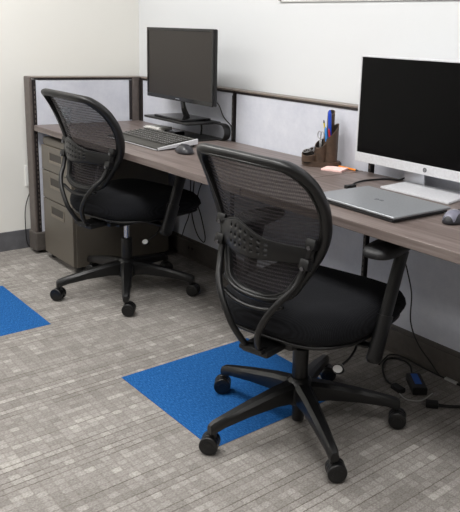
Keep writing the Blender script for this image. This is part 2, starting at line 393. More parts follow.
# ------------------------------------------------------------------ office chairs (local frame: +y is where the sitter faces)
OUT = [(.942, -.330, .130), (.934, -.312, .155), (.91, -.282, .178), (.874, -.249, .193), (.815, -.213, .200), (.749, -.189, .193),
       (.693, -.184, .177), (.639, -.196, .153), (.585, -.214, .127), (.558, -.228, .113), (.541, -.240, .085)]
CEN = [(.944, -.335), (.88, -.310), (.82, -.288), (.76, -.268), (.70, -.255), (.62, -.247), (.52, -.247)]
def interp(T, z, k):
    if z >= T[0][0]: return T[0][k]
    for a, b in zip(T, T[1:]):
        if b[0] <= z: return a[k]+(b[k]-a[k])*(a[0]-z)/(a[0]-b[0])
    return T[-1][k]
def backpt(u, z, off=0):
    hw = max(interp(OUT, z, 2), .13); wc = interp(CEN, z, 1); we = interp(OUT, z, 1)
    if z < .56: we = we+(wc-we)*(.56-z)/.05*.0
    k = min(1, (u/hw)**2)
    return Vector((u, wc+(we-wc)*k+off, z))
def back_loop():
    right = [Vector((hw, wv, z)) for z, wv, hw in OUT]
    left = [Vector((-p.x, p.y, p.z)) for p in reversed(right)]
    return right + [Vector((.045, -.246, .530)), Vector((0, -.247, .528)), Vector((-.045, -.246, .530))] + left + [Vector((-.07, -.337, .944)), Vector((0, -.335, .944)), Vector((.07, -.337, .944))]
def build_chair(label, loc, rz, tilts):
    t = thing('office_chair', label, 'office chair', loc, rz, None)
    # --- base
    b = bmesh.new(); lathe(b, [(.0, .085), (.045, .085), (.055, .10), (.052, .145), (.038, .165), (.030, .172), (.0, .172)], 28)
    lathe(b, [(.0, .016), (.02, .016), (.021, .02), (.021, .09), (0, .09)], 18)
    link('base_hub', b, 'blackpl', t, smooth=True, auto=40)
    angs = tilts['base']
    for i, a in enumerate(angs):
        a = math.radians(a)-rz; dv = Vector((math.cos(a), math.sin(a), 0)); sv = Vector((-dv.y, dv.x, 0))
        b = bmesh.new()
        prof = [(.03, .092, .162, .031), (.10, .098, .153, .027), (.20, .092, .134, .022), (.29, .080, .114, .0175), (.325, .070, .105, .0165), (.338, .068, .097, .013)]
        rings = []
        for r, z0, z1, hw in prof:
            c = dv*r
            ring = []
            for (s, z) in ((-.8, z0), (.8, z0), (1, z0+.35*(z1-z0)), (.95, z1-.010), (.5, z1), (-.5, z1), (-.95, z1-.010), (-1, z0+.35*(z1-z0))):
                ring.append(b.verts.new(c+sv*(s*hw)+Vector((0, 0, z))))
            rings.append(ring)
        for A, B in zip(rings, rings[1:]):
            for j in range(8): b.faces.new((A[j], A[(j+1) % 8], B[(j+1) % 8], B[j]))
        b.faces.new(rings[0]); b.faces.new(list(reversed(rings[-1])))
        leg = link('leg', b, 'blackpl', t, smooth=True, auto=35)
        # caster: hood, stem and a pair of wheels
        sw = math.radians(tilts['cast'][i])-rz; wd = Vector((math.cos(sw), math.sin(sw), 0)); ax = Vector((-wd.y, wd.x, 0))
        c0 = dv*.322 + Vector((0, 0, .0)); wc = c0 + wd*.012 + Vector((0, 0, .0318))
        b = bmesh.new(); cyl(b, c0+Vector((0, 0, .05)), c0+Vector((0, 0, .085)), .0085, n=14)
        rw_ = .030
        hoodp = [wc+Vector((0, 0, 0)) + (wd*math.cos(q)+Vector((0, 0, math.sin(q))))*.0275 for q in [math.radians(v) for v in range(-5, 186, 19)]]
        sweep(b, hoodp, .0085, .0025, n=8, ref=lambda p, wc=wc: p-wc, sup=.6)
        for s in (-1, 1): cyl(b, wc+ax*(s*.007), wc+ax*(s*.025), .0298, n=28, bev=.004)
        for s in (-1, 1): cyl(b, wc+ax*(s*.025), wc+ax*(s*.0262), .015, n=20)
        link('caster', b, 'caster', leg, smooth=True, auto=35)
    b = bmesh.new(); cyl(b, (0, 0, .16), (0, 0, .275), .0265, n=24, bev=.003); link('gas_lift_cover', b, 'blackpl', t, smooth=True, auto=40)
    b = bmesh.new(); cyl(b, (0, 0, .275), (0, 0, .345), .014, n=20); link('gas_lift', b, 'chrome' if tilts['chrome'] else 'blackpl', t, smooth=True, auto=40)
    # --- mechanism under the seat
    b = bmesh.new(); add_bx(b, (-.075, -.16, .335), (.075, .12, .372), .012); add_bx(b, (-.055, -.09, .318), (.055, .07, .34), .008)
    add_bx(b, (-.05, -.25, .338), (.05, -.13, .362), .008)
    mech = link('tilt_mechanism', b, 'blackpl', t, smooth=True, auto=40)
    for x in (-.018, .018):
        b = bmesh.new(); cyl(b, (x, -.254, .352), (x, -.249, .352), .005, n=12)
        link('screw', b, 'screw', mech)
    # --- seat cushion: layers of a squared oval, dished top and rolled front
    b = bmesh.new(); n = 64; rings = []
    cy = .06
    lay = [(0, .372), (.6, .372), (.86, .376), (.95, .388), (.992, .408), (1.0, .428), (.985, .448), (.94, .466), (.86, .480), (.72, .486), (.5, .484), (.25, .481), (.04, .480)]
    for k, z in lay:
        ring = []
        for i in range(n):
            a = 2*PI*i/n; e = 2/3.9
            x = math.copysign(abs(math.cos(a))**e, math.cos(a))*.260*max(k, .01); y = math.copysign(abs(math.sin(a))**e, math.sin(a))*.278*max(k, .01)
            if y < 0: x *= 1-.10*(y/.25)**2
            zz = z
            if y > .08: zz -= .045*((y-.08)/.19)**2*(1 if z > .42 else .25)
            if y < -.15: zz += .004
            ring.append(b.verts.new((x, y+cy, zz)))
        rings.append(ring)
    for A, B in zip(rings, rings[1:]):
        for i in range(n): b.faces.new((A[i], A[(i+1) % n], B[(i+1) % n], B[i]))
    b.faces.new(rings[0]); b.faces.new(list(reversed(rings[-1])))
    st = link('seat', b, 'seat', t, smooth=True)
    b = bmesh.new(); pth = []
    for i in range(n):
        a = 2*PI*i/n; e = 2/3.9; x = math.copysign(abs(math.cos(a))**e, math.cos(a))*.240; y = math.copysign(abs(math.sin(a))**e, math.sin(a))*.258
        if y < 0: x *= 1-.10*(y/.25)**2
        zz = .378 - (.0125*((y-.08)/.17)**2 if y > .08 else 0) + (.004 if y < -.15 else 0)
        pth.append((x, y+cy, zz))
    sweep(b, pth, .006, .006, n=8, closed=True, ref=(0, 0, 1)); link('seat_pan_edge', b, 'blackpl', st, smooth=True)
    # --- back frame
    loop = smooth_path(back_loop(), 6, True)
    cen = Vector((0, 0, .75))
    def outward(p):
        q = Vector((p.x, 0, p.z-.75)); return q
    b = bmesh.new(); sweep(b, loop, .0175, .0145, n=14, ref=outward, closed=True, sup=.75)
    bf = link('back_frame', b, 'frame', t, smooth=True, auto=50)
    b = bmesh.new(); pr_ = [p + Vector((-.009*math.copysign(1, p.x)*min(1, abs(p.x)/.1), -.016, -.009*math.copysign(1, p.z-.75)*min(1, abs(p.z-.75)/.12))) for p in loop]
    sweep(b, pr_, .003, .004, n=6, ref=outward, closed=True); link('inner_bead', b, 'blackpl', bf, smooth=True)
    # mesh panel
    NU, NV = 26, 30; b = bmesh.new(); uvl = b.loops.layers.uv.new('UVMap'); grid = []
    for j in range(NV+1):
        z = .531 + (.940-.531)*j/NV; hw = interp(OUT, z, 2) if z > .54 else .045+.04*math.sqrt(max(0, (z-.530)/.016))
        hw = hw - .003
        row = [backpt(hw*(2*i/NU-1), z, .003) for i in range(NU+1)]
        grid.append([b.verts.new(p) for p in row])
    for j in range(NV):
        for i in range(NU):
            f = b.faces.new((grid[j][i], grid[j][i+1], grid[j+1][i+1], grid[j+1][i]))
            for lp in f.loops: lp[uvl].uv = (lp.vert.co.x, lp.vert.co.z + .12*lp.vert.co.x**2)
    link('mesh_panel', b, 'mesh', t, smooth=True)
    # lumbar support: wave-edged plate with a grid of holes
    b = bmesh.new(); NUl = 64
    hole_u = [-.085+.0225*k for k in range(7)]
    us = sorted(set([round(-.17+.34*i/NUl, 4) for i in range(NUl+1)] + [round(h+s, 4) for h in hole_u for s in (-.0052, .0052)]))
    def ztop(u): return .698 + .046*math.exp(-((u+.05)/.09)**2) - .004*math.cos(u*30)
    def zbot(u): return .662 - .022*math.exp(-((u+.02)/.09)**2) + .006*math.cos(u*25)
    NR = 12; vg = {}
    def lp_(u, k):
        z = zbot(u) + (ztop(u)-zbot(u))*k/NR
        p = backpt(u, .69); return Vector((u, p.y - .018 - .006*math.exp(-(u/.08)**2) - .004*math.sin(PI*k/NR), z))
    for i, u in enumerate(us):
        for k in range(NR+1): vg[i, k] = b.verts.new(lp_(u, k))
    for i in range(len(us)-1):
        um = (us[i]+us[i+1])/2
        inh = any(abs(um-h) < .0051 for h in hole_u)
        ru = um+.02
        for k in range(NR):
            if inh and k in (3, 6, 9) and (abs(um+.022)/.085)**2 + ((k-6)/7)**2 < 1.0: continue
            b.faces.new((vg[i, k], vg[i+1, k], vg[i+1, k+1], vg[i, k+1]))
    lm = link('lumbar_support', b, 'frame', t, smooth=True)
    sm = lm.modifiers.new('thick', 'SOLIDIFY'); sm.thickness = .005; sm.offset = 0
    b = bmesh.new(); sweep(b, [lp_(u, NR)+Vector((0, -.002, 0)) for u in us[::2]], .003, n=8); link('upper_rib', b, 'frame', lm, smooth=True)
    # lower rails across the bottom of the back
    b = bmesh.new(); rail = smooth_path([(-.125, -.236, .556), (-.07, -.256, .536), (0, -.264, .531), (.07, -.256, .536), (.125, -.236, .556)], 6)
    sweep(b, rail, .010, .006, n=10, ref=(0, 0, 1), sup=.7); 
    rail = smooth_path([(-.112, -.268, .525), (-.06, -.272, .506), (0, -.276, .501), (.06, -.272, .506), (.112, -.268, .525)], 6)
    sweep(b, rail, .008, .0055, n=10, ref=(0, 0, 1), sup=.7); link('lower_rail', b, 'frame', t, smooth=True)
    # back bars and clamps
    for s in (-1, 1):
        b = bmesh.new()
        pth = smooth_path([(s*.160, -.212, .705), (s*.152, -.222, .66), (s*.141, -.245, .60), (s*.120, -.275, .56), (s*.094, -.293, .52), (s*.070, -.298, .48), (s*.050, -.295, .44), (s*.034, -.278, .40), (s*.026, -.255, .368), (s*.026, -.22, .352)], 6)
        sweep(b, pth, .0098, .0098, n=12)
        bar = link('back_bar', b, 'frame', t, smooth=True)
        for zc, uc, wc_ in ((.712, .163, -.206), (.655, .155, -.222)):
            b = bmesh.new(); box(b, (0, 0, 0), (.032, .030, .032), .006, rot=Matrix.Rotation(math.radians(-18), 3, 'X'))
            bmesh.ops.translate(b, vec=(s*uc, wc_-.004, zc), verts=b.verts)
            link('clamp', b, 'frame', bar, smooth=True, auto=40)
        for zc, uc, wc_ in ((.706, .163, -.228), (.648, .155, -.245)):
            b = bmesh.new(); cyl(b, (s*uc, wc_+.006, zc), (s*uc, wc_-.003, zc), .006, n=14)
            link('screw', b, 'screw', bar)
    b = bmesh.new(); box(b, (0, -.258, .362), (.085, .02, .014), .003); link('joint_plate', b, 'frame', t)
    # armrests
    for s in (-1, 1):
        arm = bpy.data.objects.new('armrest', None); C.objects.link(arm); arm.parent = t
        lo, hi = Vector((s*.266, .0, .305)), Vector((s*.280, .117, .640))
        mid = lo+(hi-lo)*.42
        b = bmesh.new(); sweep(b, [lo, lo+(hi-lo)*.03, lo+(hi-lo)*.06, mid], .021, .034, n=18, ref=(0, 1, 0), sup=.9, taper=lambda q: .72+.28*min(1, q*3))
        link('arm_sleeve', b, 'blackpl', arm, smooth=True, auto=50)
        b = bmesh.new(); sweep(b, [mid-(hi-lo)*.05, mid+(hi-lo)*.3, hi], .017, .029, n=18, ref=(0, 1, 0), sup=.9)
        link('arm_post', b, 'frame', arm, smooth=True, auto=50)
        b = bmesh.new(); sweep(b, smooth_path([(s*.05, .0, .355), (s*.15, .01, .350), (s*.22, .02, .345), (s*.262, .02, .350)], 6), .02, .007, n=10, ref=(0, 0, 1), sup=.7)
        link('arm_bracket', b, 'blackpl', arm, smooth=True)
        b = bmesh.new(); n2 = 40; rr = []
        for k, z in ((.05, .636), (.8, .636), (.95, .642), (1, .652), (.96, .663), (.85, .669), (.05, .671)):
            rr.append([b.verts.new((s*.255 + math.copysign(abs(math.cos(2*PI*i/n2))**.8, math.cos(2*PI*i/n2))*.050*k*(1-.18*math.sin(2*PI*i/n2)),
                                    .085 + math.copysign(abs(math.sin(2*PI*i/n2))**.8, math.sin(2*PI*i/n2))*.128*k, z)) for i in range(n2)])
        for A, B in zip(rr, rr[1:]):
            for i in range(n2): b.faces.new((A[i], A[(i+1) % n2], B[(i+1) % n2], B[i]))
        b.faces.new(rr[0]); b.faces.new(rr[-1])
        link('arm_pad', b, 'pad', arm, smooth=True)
    # height lever with its pale oval tag
    b = bmesh.new(); sweep(b, smooth_path([(.05, .06, .345), (.14, .07, .338), (.172, .06, .315), (.172, .03, .285), (.160, .0, .264)], 6), .004, n=8)
    lv = link('lever', b, 'blackpl', t, smooth=True)
    b = bmesh.new(); lathe(b, [(0, 0), (.014, 0), (.017, .004), (.017, .010), (0, .010)], 24)
    xf(b, Matrix.Translation((.157, -.015, .250)) @ Matrix.Rotation(math.radians(50), 4, 'X') @ Matrix.Diagonal((1.25, .9, 1, 1)))
    kn = link('lever_paddle', b, 'blackpl', lv, smooth=True, auto=40)
    b = bmesh.new(); lathe(b, [(0, .0105), (.0135, .0105), (.0135, .0115), (0, .0115)], 24)
    xf(b, Matrix.Translation((.157, -.015, .250)) @ Matrix.Rotation(math.radians(50), 4, 'X') @ Matrix.Diagonal((1.25, .9, 1, 1)))
    link('paddle_label', b, 'tagwhite', kn); kn['label'] = 'black paddle with pale oval label'
    # the sprung back leans a little to one side; the seat height differs from chair to chair
    def walk(o):
        yield o
        for c in o.children: yield from walk(c)
    for o in list(walk(t)):
        if o.type != 'MESH': continue
        nm = o.name.split('.')[0]
        up = nm not in ('base_hub', 'leg', 'caster', 'gas_lift_cover', 'gas_lift')
        back = nm in ('back_frame', 'inner_bead', 'mesh_panel', 'lumbar_support', 'upper_rib', 'lower_rail', 'clamp', 'back_bar') or (nm == 'screw' and o.parent.name.startswith('back_bar'))
        for v in o.data.vertices:
            if back:
                k = max(0, min(1, (v.co.z-.42)/.2)); v.co.z -= .046*v.co.x*k
            if up: v.co.z += tilts['lift']
            elif nm == 'gas_lift' and v.co.z > .3: v.co.z += tilts['lift']
    return t
build_chair('nearer black mesh-back office chair standing partly on the blue carpet tile', (2.256, -.676, 0), math.radians(13),
            dict(base=[-23.6, 48.4, 120.4, 192.4, 264.4], cast=[58, 40, 60, 230, 222], chrome=False, lift=0))
build_chair('farther black mesh-back office chair in front of the drawer cabinet', (.816, -.532, 0), math.radians(12.5),
            dict(base=[-29.2, 42.8, 114.8, 186.8, 258.8], cast=[52, 35, 80, 20, 215], chrome=True, lift=.034))

# ------------------------------------------------------------------ left workstation
DZ = .7355
# monitor riser: C-shaped bent sheet
t = thing('monitor_riser', 'black bent-metal monitor riser on the left desk under the farther monitor', 'monitor stand', (.70, -.11, DZ))
link('shelf', bx((-.262, -.108, .076), (.158, .10, .088), .005, seg=3), 'riser', t, smooth=True, auto=40)
link('foot_plate', bx((.0, -.108, .0), (.20, .095, .006), .002), 'riser', t)
b = bmesh.new(); rp = [(.12, .082)] + [(.205+.040*math.sin(a), .0425+.040*math.cos(a)) for a in [PI*k/12 for k in range(0, 13)]] + [(.12, .0045)]
sweep(b, [(x+.012, .07, z) for x, z in rp], .020, .0035, n=12, ref=lambda p: Vector((p.x-.19, 0, p.z-.042)) if p.x > .21 else Vector((0, 0, 1 if p.z > .04 else -1)), sup=.6)
link('curved_support', b, 'riser', t, smooth=True, auto=50)
b = bmesh.new(); sweep(b, [(.035, .06, .078), (.04, .062, .04), (.035, .06, .004)], .005, n=8); link('support_wire', b, 'riser', t)
tag(link('usb_hub', bx((-.055, -.03, 0), (.055, .03, .02), .005), 'gloss', loc=(.62, -.14, DZ)), 'small glossy black box under the riser right of the grey box', 'usb hub')
# farther monitor
def monitor(name, label, loc, rz, w, h, z0, depth, bez, chin, mb, ms, stand):
    t = thing(name, label, 'monitor', loc, rz)
    link('casing', bx((-w/2, 0, z0), (w/2, depth, z0+h), .006), mb, t)
    b = bmesh.new(); add_bx(b, (-w/2, -.006, z0), (w/2, .0, z0+chin), .002); add_bx(b, (-w/2, -.006, z0+h-bez), (w/2, 0, z0+h), .002)
    add_bx(b, (-w/2, -.006, z0+chin), (-w/2+bez, 0, z0+h-bez), .001); add_bx(b, (w/2-bez, -.006, z0+chin), (w/2, 0, z0+h-bez), .001)
    link('bezel', b, stand[1], t)
    link('screen', bx((-w/2+bez, -.003, z0+chin), (w/2-bez, -.0005, z0+h-bez)), ms, t)
    return t
t = monitor('computer_monitor', 'wide black monitor with a glossy bezel raised on the black riser', (.676, -.15, DZ+.0885), math.radians(-1.5), .648, .367, .092, .022, .014, .022, 'blackpl', 'screenA', (None, 'gloss'))
b = bmesh.new(); add_bx(b, (-.03, -.0068, .100), (.03, -.006, .106)); 
b = bmesh.new()
for k in range(6): add_bx(b, (-.02+k*.0065, -.0072, .101), (-.016+k*.0065, -.0060, .1055))
link('brand_mark', b, 'logolt', t)
b = bmesh.new(); add_bx(b, (-.15, -.06, .0), (.13, .115, .012), .005, seg=3); link('base_plate', b, 'gloss', t)
b = bmesh.new(); sweep(b, smooth_path([(0.0, .05, .01), (-.005, .035, .05), (-.015, .032, .10), (-.015, .034, .17)], 5), .022, .009, n=14, ref=(0, 1, 0), sup=.7, taper=lambda q: 1.15-.35*math.sin(min(1, q*1.6)*PI/2)); link('neck', b, 'gloss', t, smooth=True, auto=50)
# keyboard
kx, ky = .825, -.385
t = thing('keyboard', 'full-size black keyboard with grey palm edge in front of the riser', 'keyboard', (kx, ky, DZ), math.radians(0))
b = bmesh.new()
prism(b, [(-.245, -.118), (.235, -.118), (.215, .112), (-.235, .112)], .001, .012)
for v in b.verts:
    if v.co.z > .005 and v.co.y > 0: v.co.z += .026
    elif v.co.y > 0: v.co.z += .010
bmesh.ops.bevel(b, geom=b.edges[:], offset=.0035, segments=2, profile=.6, affect='EDGES')
link('body', b, 'kb', t, smooth=True, auto=40)
b = bmesh.new(); q0 = [(.2335, -.116, .003), (.2395, -.116, .003), (.2395, -.116, .0125), (.2335, -.116, .0135)]; q1 = [(.2135, .110, .014), (.2195, .110, .014), (.2195, .110, .037), (.2135, .110, .0395)]
A = [b.verts.new(p) for p in q0]; B = [b.verts.new(p) for p in q1]
for j in range(4): b.faces.new((A[j], A[(j+1) % 4], B[(j+1) % 4], B[j]))
b.faces.new(A); b.faces.new(B[::-1]); link('side_edge', b, 'silver', t)
link('palm_edge', bx((-.24, -.1205, .002), (.232, -.1175, .006), .001), 'silver', t)
for x in (-.2, .18):
    link('riser_foot', bx((x, .07, 0), (x+.03, .095, .012), .001), 'kb', t)
def kz(y): return .012 + .026*max(0, (y+.118)/.23)
for nm, xa, xb in (('keys', -.226, .118), ('number_pad', .130, .198)):
    b = bmesh.new()
    for r in range(6):
        y = -.048+r*.0255+(.004 if r == 5 else 0); x = xa
        while x < xb:
            wk = .018
            if r == 0 and nm == 'keys' and -.13 < x < -.03: wk = .10
            if r in (1, 2, 3) and x < -.22: wk = .028
            wk = min(wk, xb+.008-x)
            if wk < .008: break
            add_bx(b, (x+.001, y-.0095, kz(y)-.002), (x+wk-.001, y+.0095, kz(y)+.006), .0015, seg=1, mi=0)
            if wk < .05: add_bx(b, (x+.006, y-.001, kz(y)+.006), (x+.010, y+.004, kz(y)+.0063), mi=1)
            x += wk+.0025
    link(nm, b, ['key', 'keylt'], t)
def mouse(label, loc, rz, top):
    t = thing('computer_mouse', label, 'mouse', loc, rz)
    b = bmesh.new(); bmesh.ops.create_uvsphere(b, u_segments=32, v_segments=20, radius=1)
    for v in b.verts:
        x, y, z = v.co
        k = 1+.12*y
        v.co = Vector((x*.033*(1-.10*math.exp(-((y-.1)/.4)**2)), y*.057, max(-.0, z)*.036*(1-.28*y) + (0.0 if z > 0 else 0)))
        v.co.z += .002
    bmesh.ops.remove_doubles(b, verts=b.verts, dist=.0001)
    sh = link('shell', b, 'mouse', t, smooth=True)
    b = bmesh.new(); NN = 12; g = {}
    for i in range(NN+1):
        for j in range(NN+1):
            u = -.62+1.24*i/NN; v = -.85+1.6*j/NN
            rr = u*u+v*v
            if rr > .97: s = math.sqrt(.97/rr); u *= s; v *= s; rr = .97
            z = math.sqrt(max(0, 1-rr))
            g[i, j] = b.verts.new((u*.0332*(1-.10*math.exp(-((v-.1)/.4)**2)), v*.0573, .0025+z*.0362*(1-.28*v)))
    for i in range(NN):
        for j in range(NN): b.faces.new((g[i, j], g[i+1, j], g[i+1, j+1], g[i, j+1]))
    link('top_cover', b, top, sh, smooth=True)
    b = bmesh.new(); cyl(b, (-.004, .030, .026), (.004, .030, .026), .0075, n=16); link('scroll_wheel', b, 'cable', t)
    return t
m1 = mouse('dark grey computer mouse at the right end of the keyboard', (1.145, -.415, DZ), math.radians(70), 'mouse'); m1.scale = (1.25, 1.3, 1.0)
# grey box drive beside the riser foot and papers
tag(link('hard_drive', bx((-.06, -.045, 0), (.06, .045, .030), .004), 'grey', loc=(.50, -.165, DZ)), 'small grey box lying behind the keyboard under the riser edge', 'hard drive')
bpy.data.objects['hard_drive'].rotation_euler.z = math.radians(8)
o = tag(link('paper_sheet', bx((-.07, -.05, 0), (.07, .05, .002)), 'paper', loc=(.36, -.10, DZ)), 'white sheet of paper left of the grey box on the left desk', 'paper'); o.rotation_euler.z = math.radians(-10)
b = bmesh.new(); lathe(b, [(0, 0), (.028, 0), (.034, .10), (.032, .10), (.0265, .004), (0, .004)], 28)
tag(link('plastic_cup', b, 'glass', smooth=True, loc=(.08, -.50, DZ), auto=40), 'small clear cup on the left end of the desk by the partition', 'cup')
# monitor cable down the back of the riser
b = bmesh.new(); cable(b, [(.80, -.12, .96), (.83, -.02, .92), (.875, -.006, .85), (.965, -.012, .80), (.975, -.012, .742)], .003); 
tag(link('monitor_cable', b, 'cable', smooth=True), 'thin black cable dropping behind the farther monitor to the desk', 'cable')

# ------------------------------------------------------------------ right workstation
t = monitor('computer_monitor', 'large silver-framed monitor with a black screen on the right desk', (2.258, -.10, DZ), 0, .70, .412, .058, .022, .007, .037, 'silver', 'screenB', (None, 'silver'))
b = bmesh.new(); cz = .058+.0185
for k in range(24):
    a = 2*PI*k/24; 
cyl(b, (0, -.0060, cz), (0, -.0066, cz), .0085, n=24)
lg = link('logo_disc', b, 'logo', t)
b = bmesh.new(); sweep(b, [(-.0035, -.0068, cz-.004), (-.001, -.0068, cz+.005)], .0006, n=5); sweep(b, [(.001, -.0068, cz-.005), (.0035, -.0068, cz+.004)], .0006, n=5)
link('logo_strokes', b, 'white', lg)
b = bmesh.new(); prism(b, [(-.112, -.115), (.195, -.115), (.165, .055), (-.125, .055)], 0.0, .008); bmesh.ops.bevel(b, geom=b.edges[:], offset=.002, segments=2, affect='EDGES'); link('base_plate', b, 'silver', t)
b = bmesh.new(); prism(b, [(-.13, .045), (-.035, .045), (-.035, .053), (-.13, .053)], .007, .18)
xf(b, Matrix.Translation((0, .0, 0)))
for v in b.verts: v.co.y -= (v.co.z-.007)*.12
link('neck', b, 'alu', t)
# laptop
t = thing('laptop', 'closed silver-grey laptop lying on the right desk', 'laptop', (2.334, -.430, DZ), math.radians(-2))
b = bmesh.new(); add_bx(b, (-.178, -.128, .002), (.178, .128, .010), .003); link('base', b, 'laptopdark', t)
b = bmesh.new(); add_bx(b, (-.186, -.132, .012), (.186, .135, .0195), .0035, seg=3); link('lid', b, 'laptop', t)
link('hinge', bx((-.15, .125, .004), (.15, .137, .015), .002), 'laptopdark', t)
b = bmesh.new()
for (cx0, a0, a1) in ((-.012, 40, 320), (.008, -60, 200)):
    sweep(b, [(cx0+.0075*math.cos(math.radians(a)), .0075*math.sin(math.radians(a)), .0197) for a in range(a0, a1, 20)], .0011, .0003, n=6, ref=(0, 0, 1))
sweep(b, [(-.019, 0, .0197), (.016, 0, .0197)], .0009, .0003, n=6, ref=(0, 0, 1))
link('logo', b, 'logo', t)
m2 = mouse('computer mouse with a pale lilac-grey top beside the laptop', (2.600, -.385, DZ), math.radians(12), 'mouselt')
b = bmesh.new(); sweep(b, [(-.004, -.012, .0395), (.004, -.004, .0385)], .0012, .0005, n=5); sweep(b, [(-.004, -.006, .0393), (.001, -.0015, .0388)], .0012, .0005, n=5)
link('logo', b, 'white', m2)
# cable with plug on the desk
b = bmesh.new(); cable(b, [(2.085, -.300, DZ+.006), (2.05, -.25, DZ+.005), (2.03, -.17, DZ+.004), (2.05, -.08, DZ+.004), (2.09, -.04, DZ+.004), (2.13, -.03, DZ+.03)], .0035)
t = tag(link('display_cable', b, 'cable', smooth=True), 'black cable with connector running from silver monitor to laptop', 'cable')
b = bmesh.new(); box(b, (2.093, -.318, DZ+.008), (.02, .045, .013), .003, rot=None); link('connector', b, 'cable', t)
# pen organizer
OX, OY = 1.695, -.085
t = thing('pen_organizer', 'brown tiered desk organizer of slanted cups near the partition', 'pen holder', (OX, OY, DZ), math.radians(42))
b = bmesh.new(); n = 40; poly = [(.084*math.cos(a), .050*math.sin(a)) for a in [2*PI*i/n for i in range(n)]]
prism(b, poly, 0, .022); bmesh.ops.bevel(b, geom=[e for e in b.edges if abs(e.verts[0].co.z-e.verts[1].co.z) < 1e-5], offset=.003, segments=2, affect='EDGES')
link('base_tray', b, 'organ', t, smooth=True, auto=40)
def cup(x, y, r, h, sl, name='cup', ang=0):
    b = bmesh.new(); nn = 32
    def cut(rr, z, a): return sl*math.cos(a-ang)*(rr/r) if z > .02 else 0
    lathe(b, [(0, .020), (r, .020), (r, h), (r-.004, h), (r-.004, .026), (0, .026)], nn, (x, y, 0), cut)
    for f in b.faces:
        c = f.calc_center_median(); 
        if math.hypot(c.x-x, c.y-y) < r-.003 and c.z < h+sl: f.material_index = 1
    return link(name, b, ['organ', 'organin'], t, smooth=True, auto=40)
cup(-.050, -.014, .034, .058, .014, 'cup', 1.1); cup(-.004, -.016, .027, .098, .020, 'cup', .9); cup(.036, -.006, .031, .148, .034, 'cup', .5); cup(.030, .028, .016, .225, .010, 'cup', 1.4)

# things in the organizer
cR = Matrix.Rotation(math.radians(42), 3, 'Z')
def inorg(x, y, z): v = cR @ Vector((x, y, z)); return Vector((OX+v.x, OY+v.y, DZ+v.z))
def stick(name, label, cat, p0, p1, r, m, tipm=None, grp=None):
    b = bmesh.new(); d = (Vector(p1)-Vector(p0)); cyl(b, p0, Vector(p0)+d*.93, r, n=12); cyl(b, Vector(p0)+d*.93, p1, r, r*.45, n=12, mi=1)
    return tag(link(name, b, [m, tipm or m], smooth=True, auto=40), label, cat, grp)
stick('marker', 'thick dark blue marker standing tallest in the organizer', 'pen', inorg(.036, -.006, .03), inorg(.024, .000, .237), .0075, 'penblue')
stick('highlighter', 'light blue pen standing at the front of the organizer', 'pen', inorg(.028, -.02, .03), inorg(.012, -.028, .168), .006, 'penlb')
stick('pen', 'red-capped pen beside the light blue one in the organizer', 'pen', inorg(.045, -.015, .03), inorg(.026, -.029, .162), .0045, 'penred')
stick('pencil', 'yellow pencil leaning left in the organizer cup', 'pencil', inorg(.026, .0, .03), inorg(.002, -.012, .195), .0035, 'penyel', 'organin')
# scissors-like handles and clips
b = bmesh.new(); q = inorg(-.006, -.02, 0)
for s in (-1, 1):
    ctr = Vector((q.x+s*.009, q.y, DZ+.133)); sweep(b, [ctr+Vector((math.cos(a)*.010, 0, math.sin(a)*.015)) for a in [2*PI*k/18 for k in range(18)]], .002, n=6, closed=True)
    sweep(b, [Vector((q.x+s*.004, q.y, DZ+.118)), Vector((q.x, q.y, DZ+.035))], .003, .001, n=6)
tag(link('scissors', b, 'steel', smooth=True), 'metal scissors handles rising from the middle organizer cup', 'scissors')
for k, (x, y, z, a, sz) in enumerate(((-.062, -.02, .064, .3, .013), (-.045, -.004, .068, 1.4, .014), (-.03, -.032, .075, 2.2, .015))):
    p = inorg(x, y, z); b = bmesh.new(); dirv = Vector((math.cos(a), math.sin(a), .25)).normalized(); upv = Vector((0, 0, 1))
    loop = [p + dirv*(math.cos(v)*sz*1.5)+upv*(math.sin(v)*sz*.55) for v in [2*PI*i/20 for i in range(20)]]
    sweep(b, loop, .0016, n=6, closed=True)
    l2 = [p + Vector((0, .004, .002)) + dirv*(math.cos(v)*sz*1.0)+upv*(math.sin(v)*sz*.4) for v in [2*PI*i/16 for i in range(16)]]; sweep(b, l2, .0014, n=6, closed=True)
    tag(link('binder_clip', b, 'steel', smooth=True), 'silver wire clip in the low front organizer cup', 'clip', 'silver clips in the low organizer cup')
# sticky notes, orange pencil
o = tag(link('sticky_notes', bx((-.045, -.04, 0), (.045, .04, .008), .0008), 'pink', loc=(1.797, -.105, DZ)), 'pad of pale pink sticky notes beside the pen organizer', 'sticky notes'); o.rotation_euler.z = math.radians(24)
b = bmesh.new(); cyl(b, (-.06, 0, .005), (.052, 0, .005), .0045, n=8); cyl(b, (.052, 0, .005), (.066, 0, .005), .0045, .001, n=8, mi=1)
o = tag(link('pencil', b, ['orange', 'cable'], loc=(1.812, -.048, DZ)), 'orange pencil lying flat behind the pink sticky notes', 'pencil'); o.rotation_euler.z = math.radians(0)

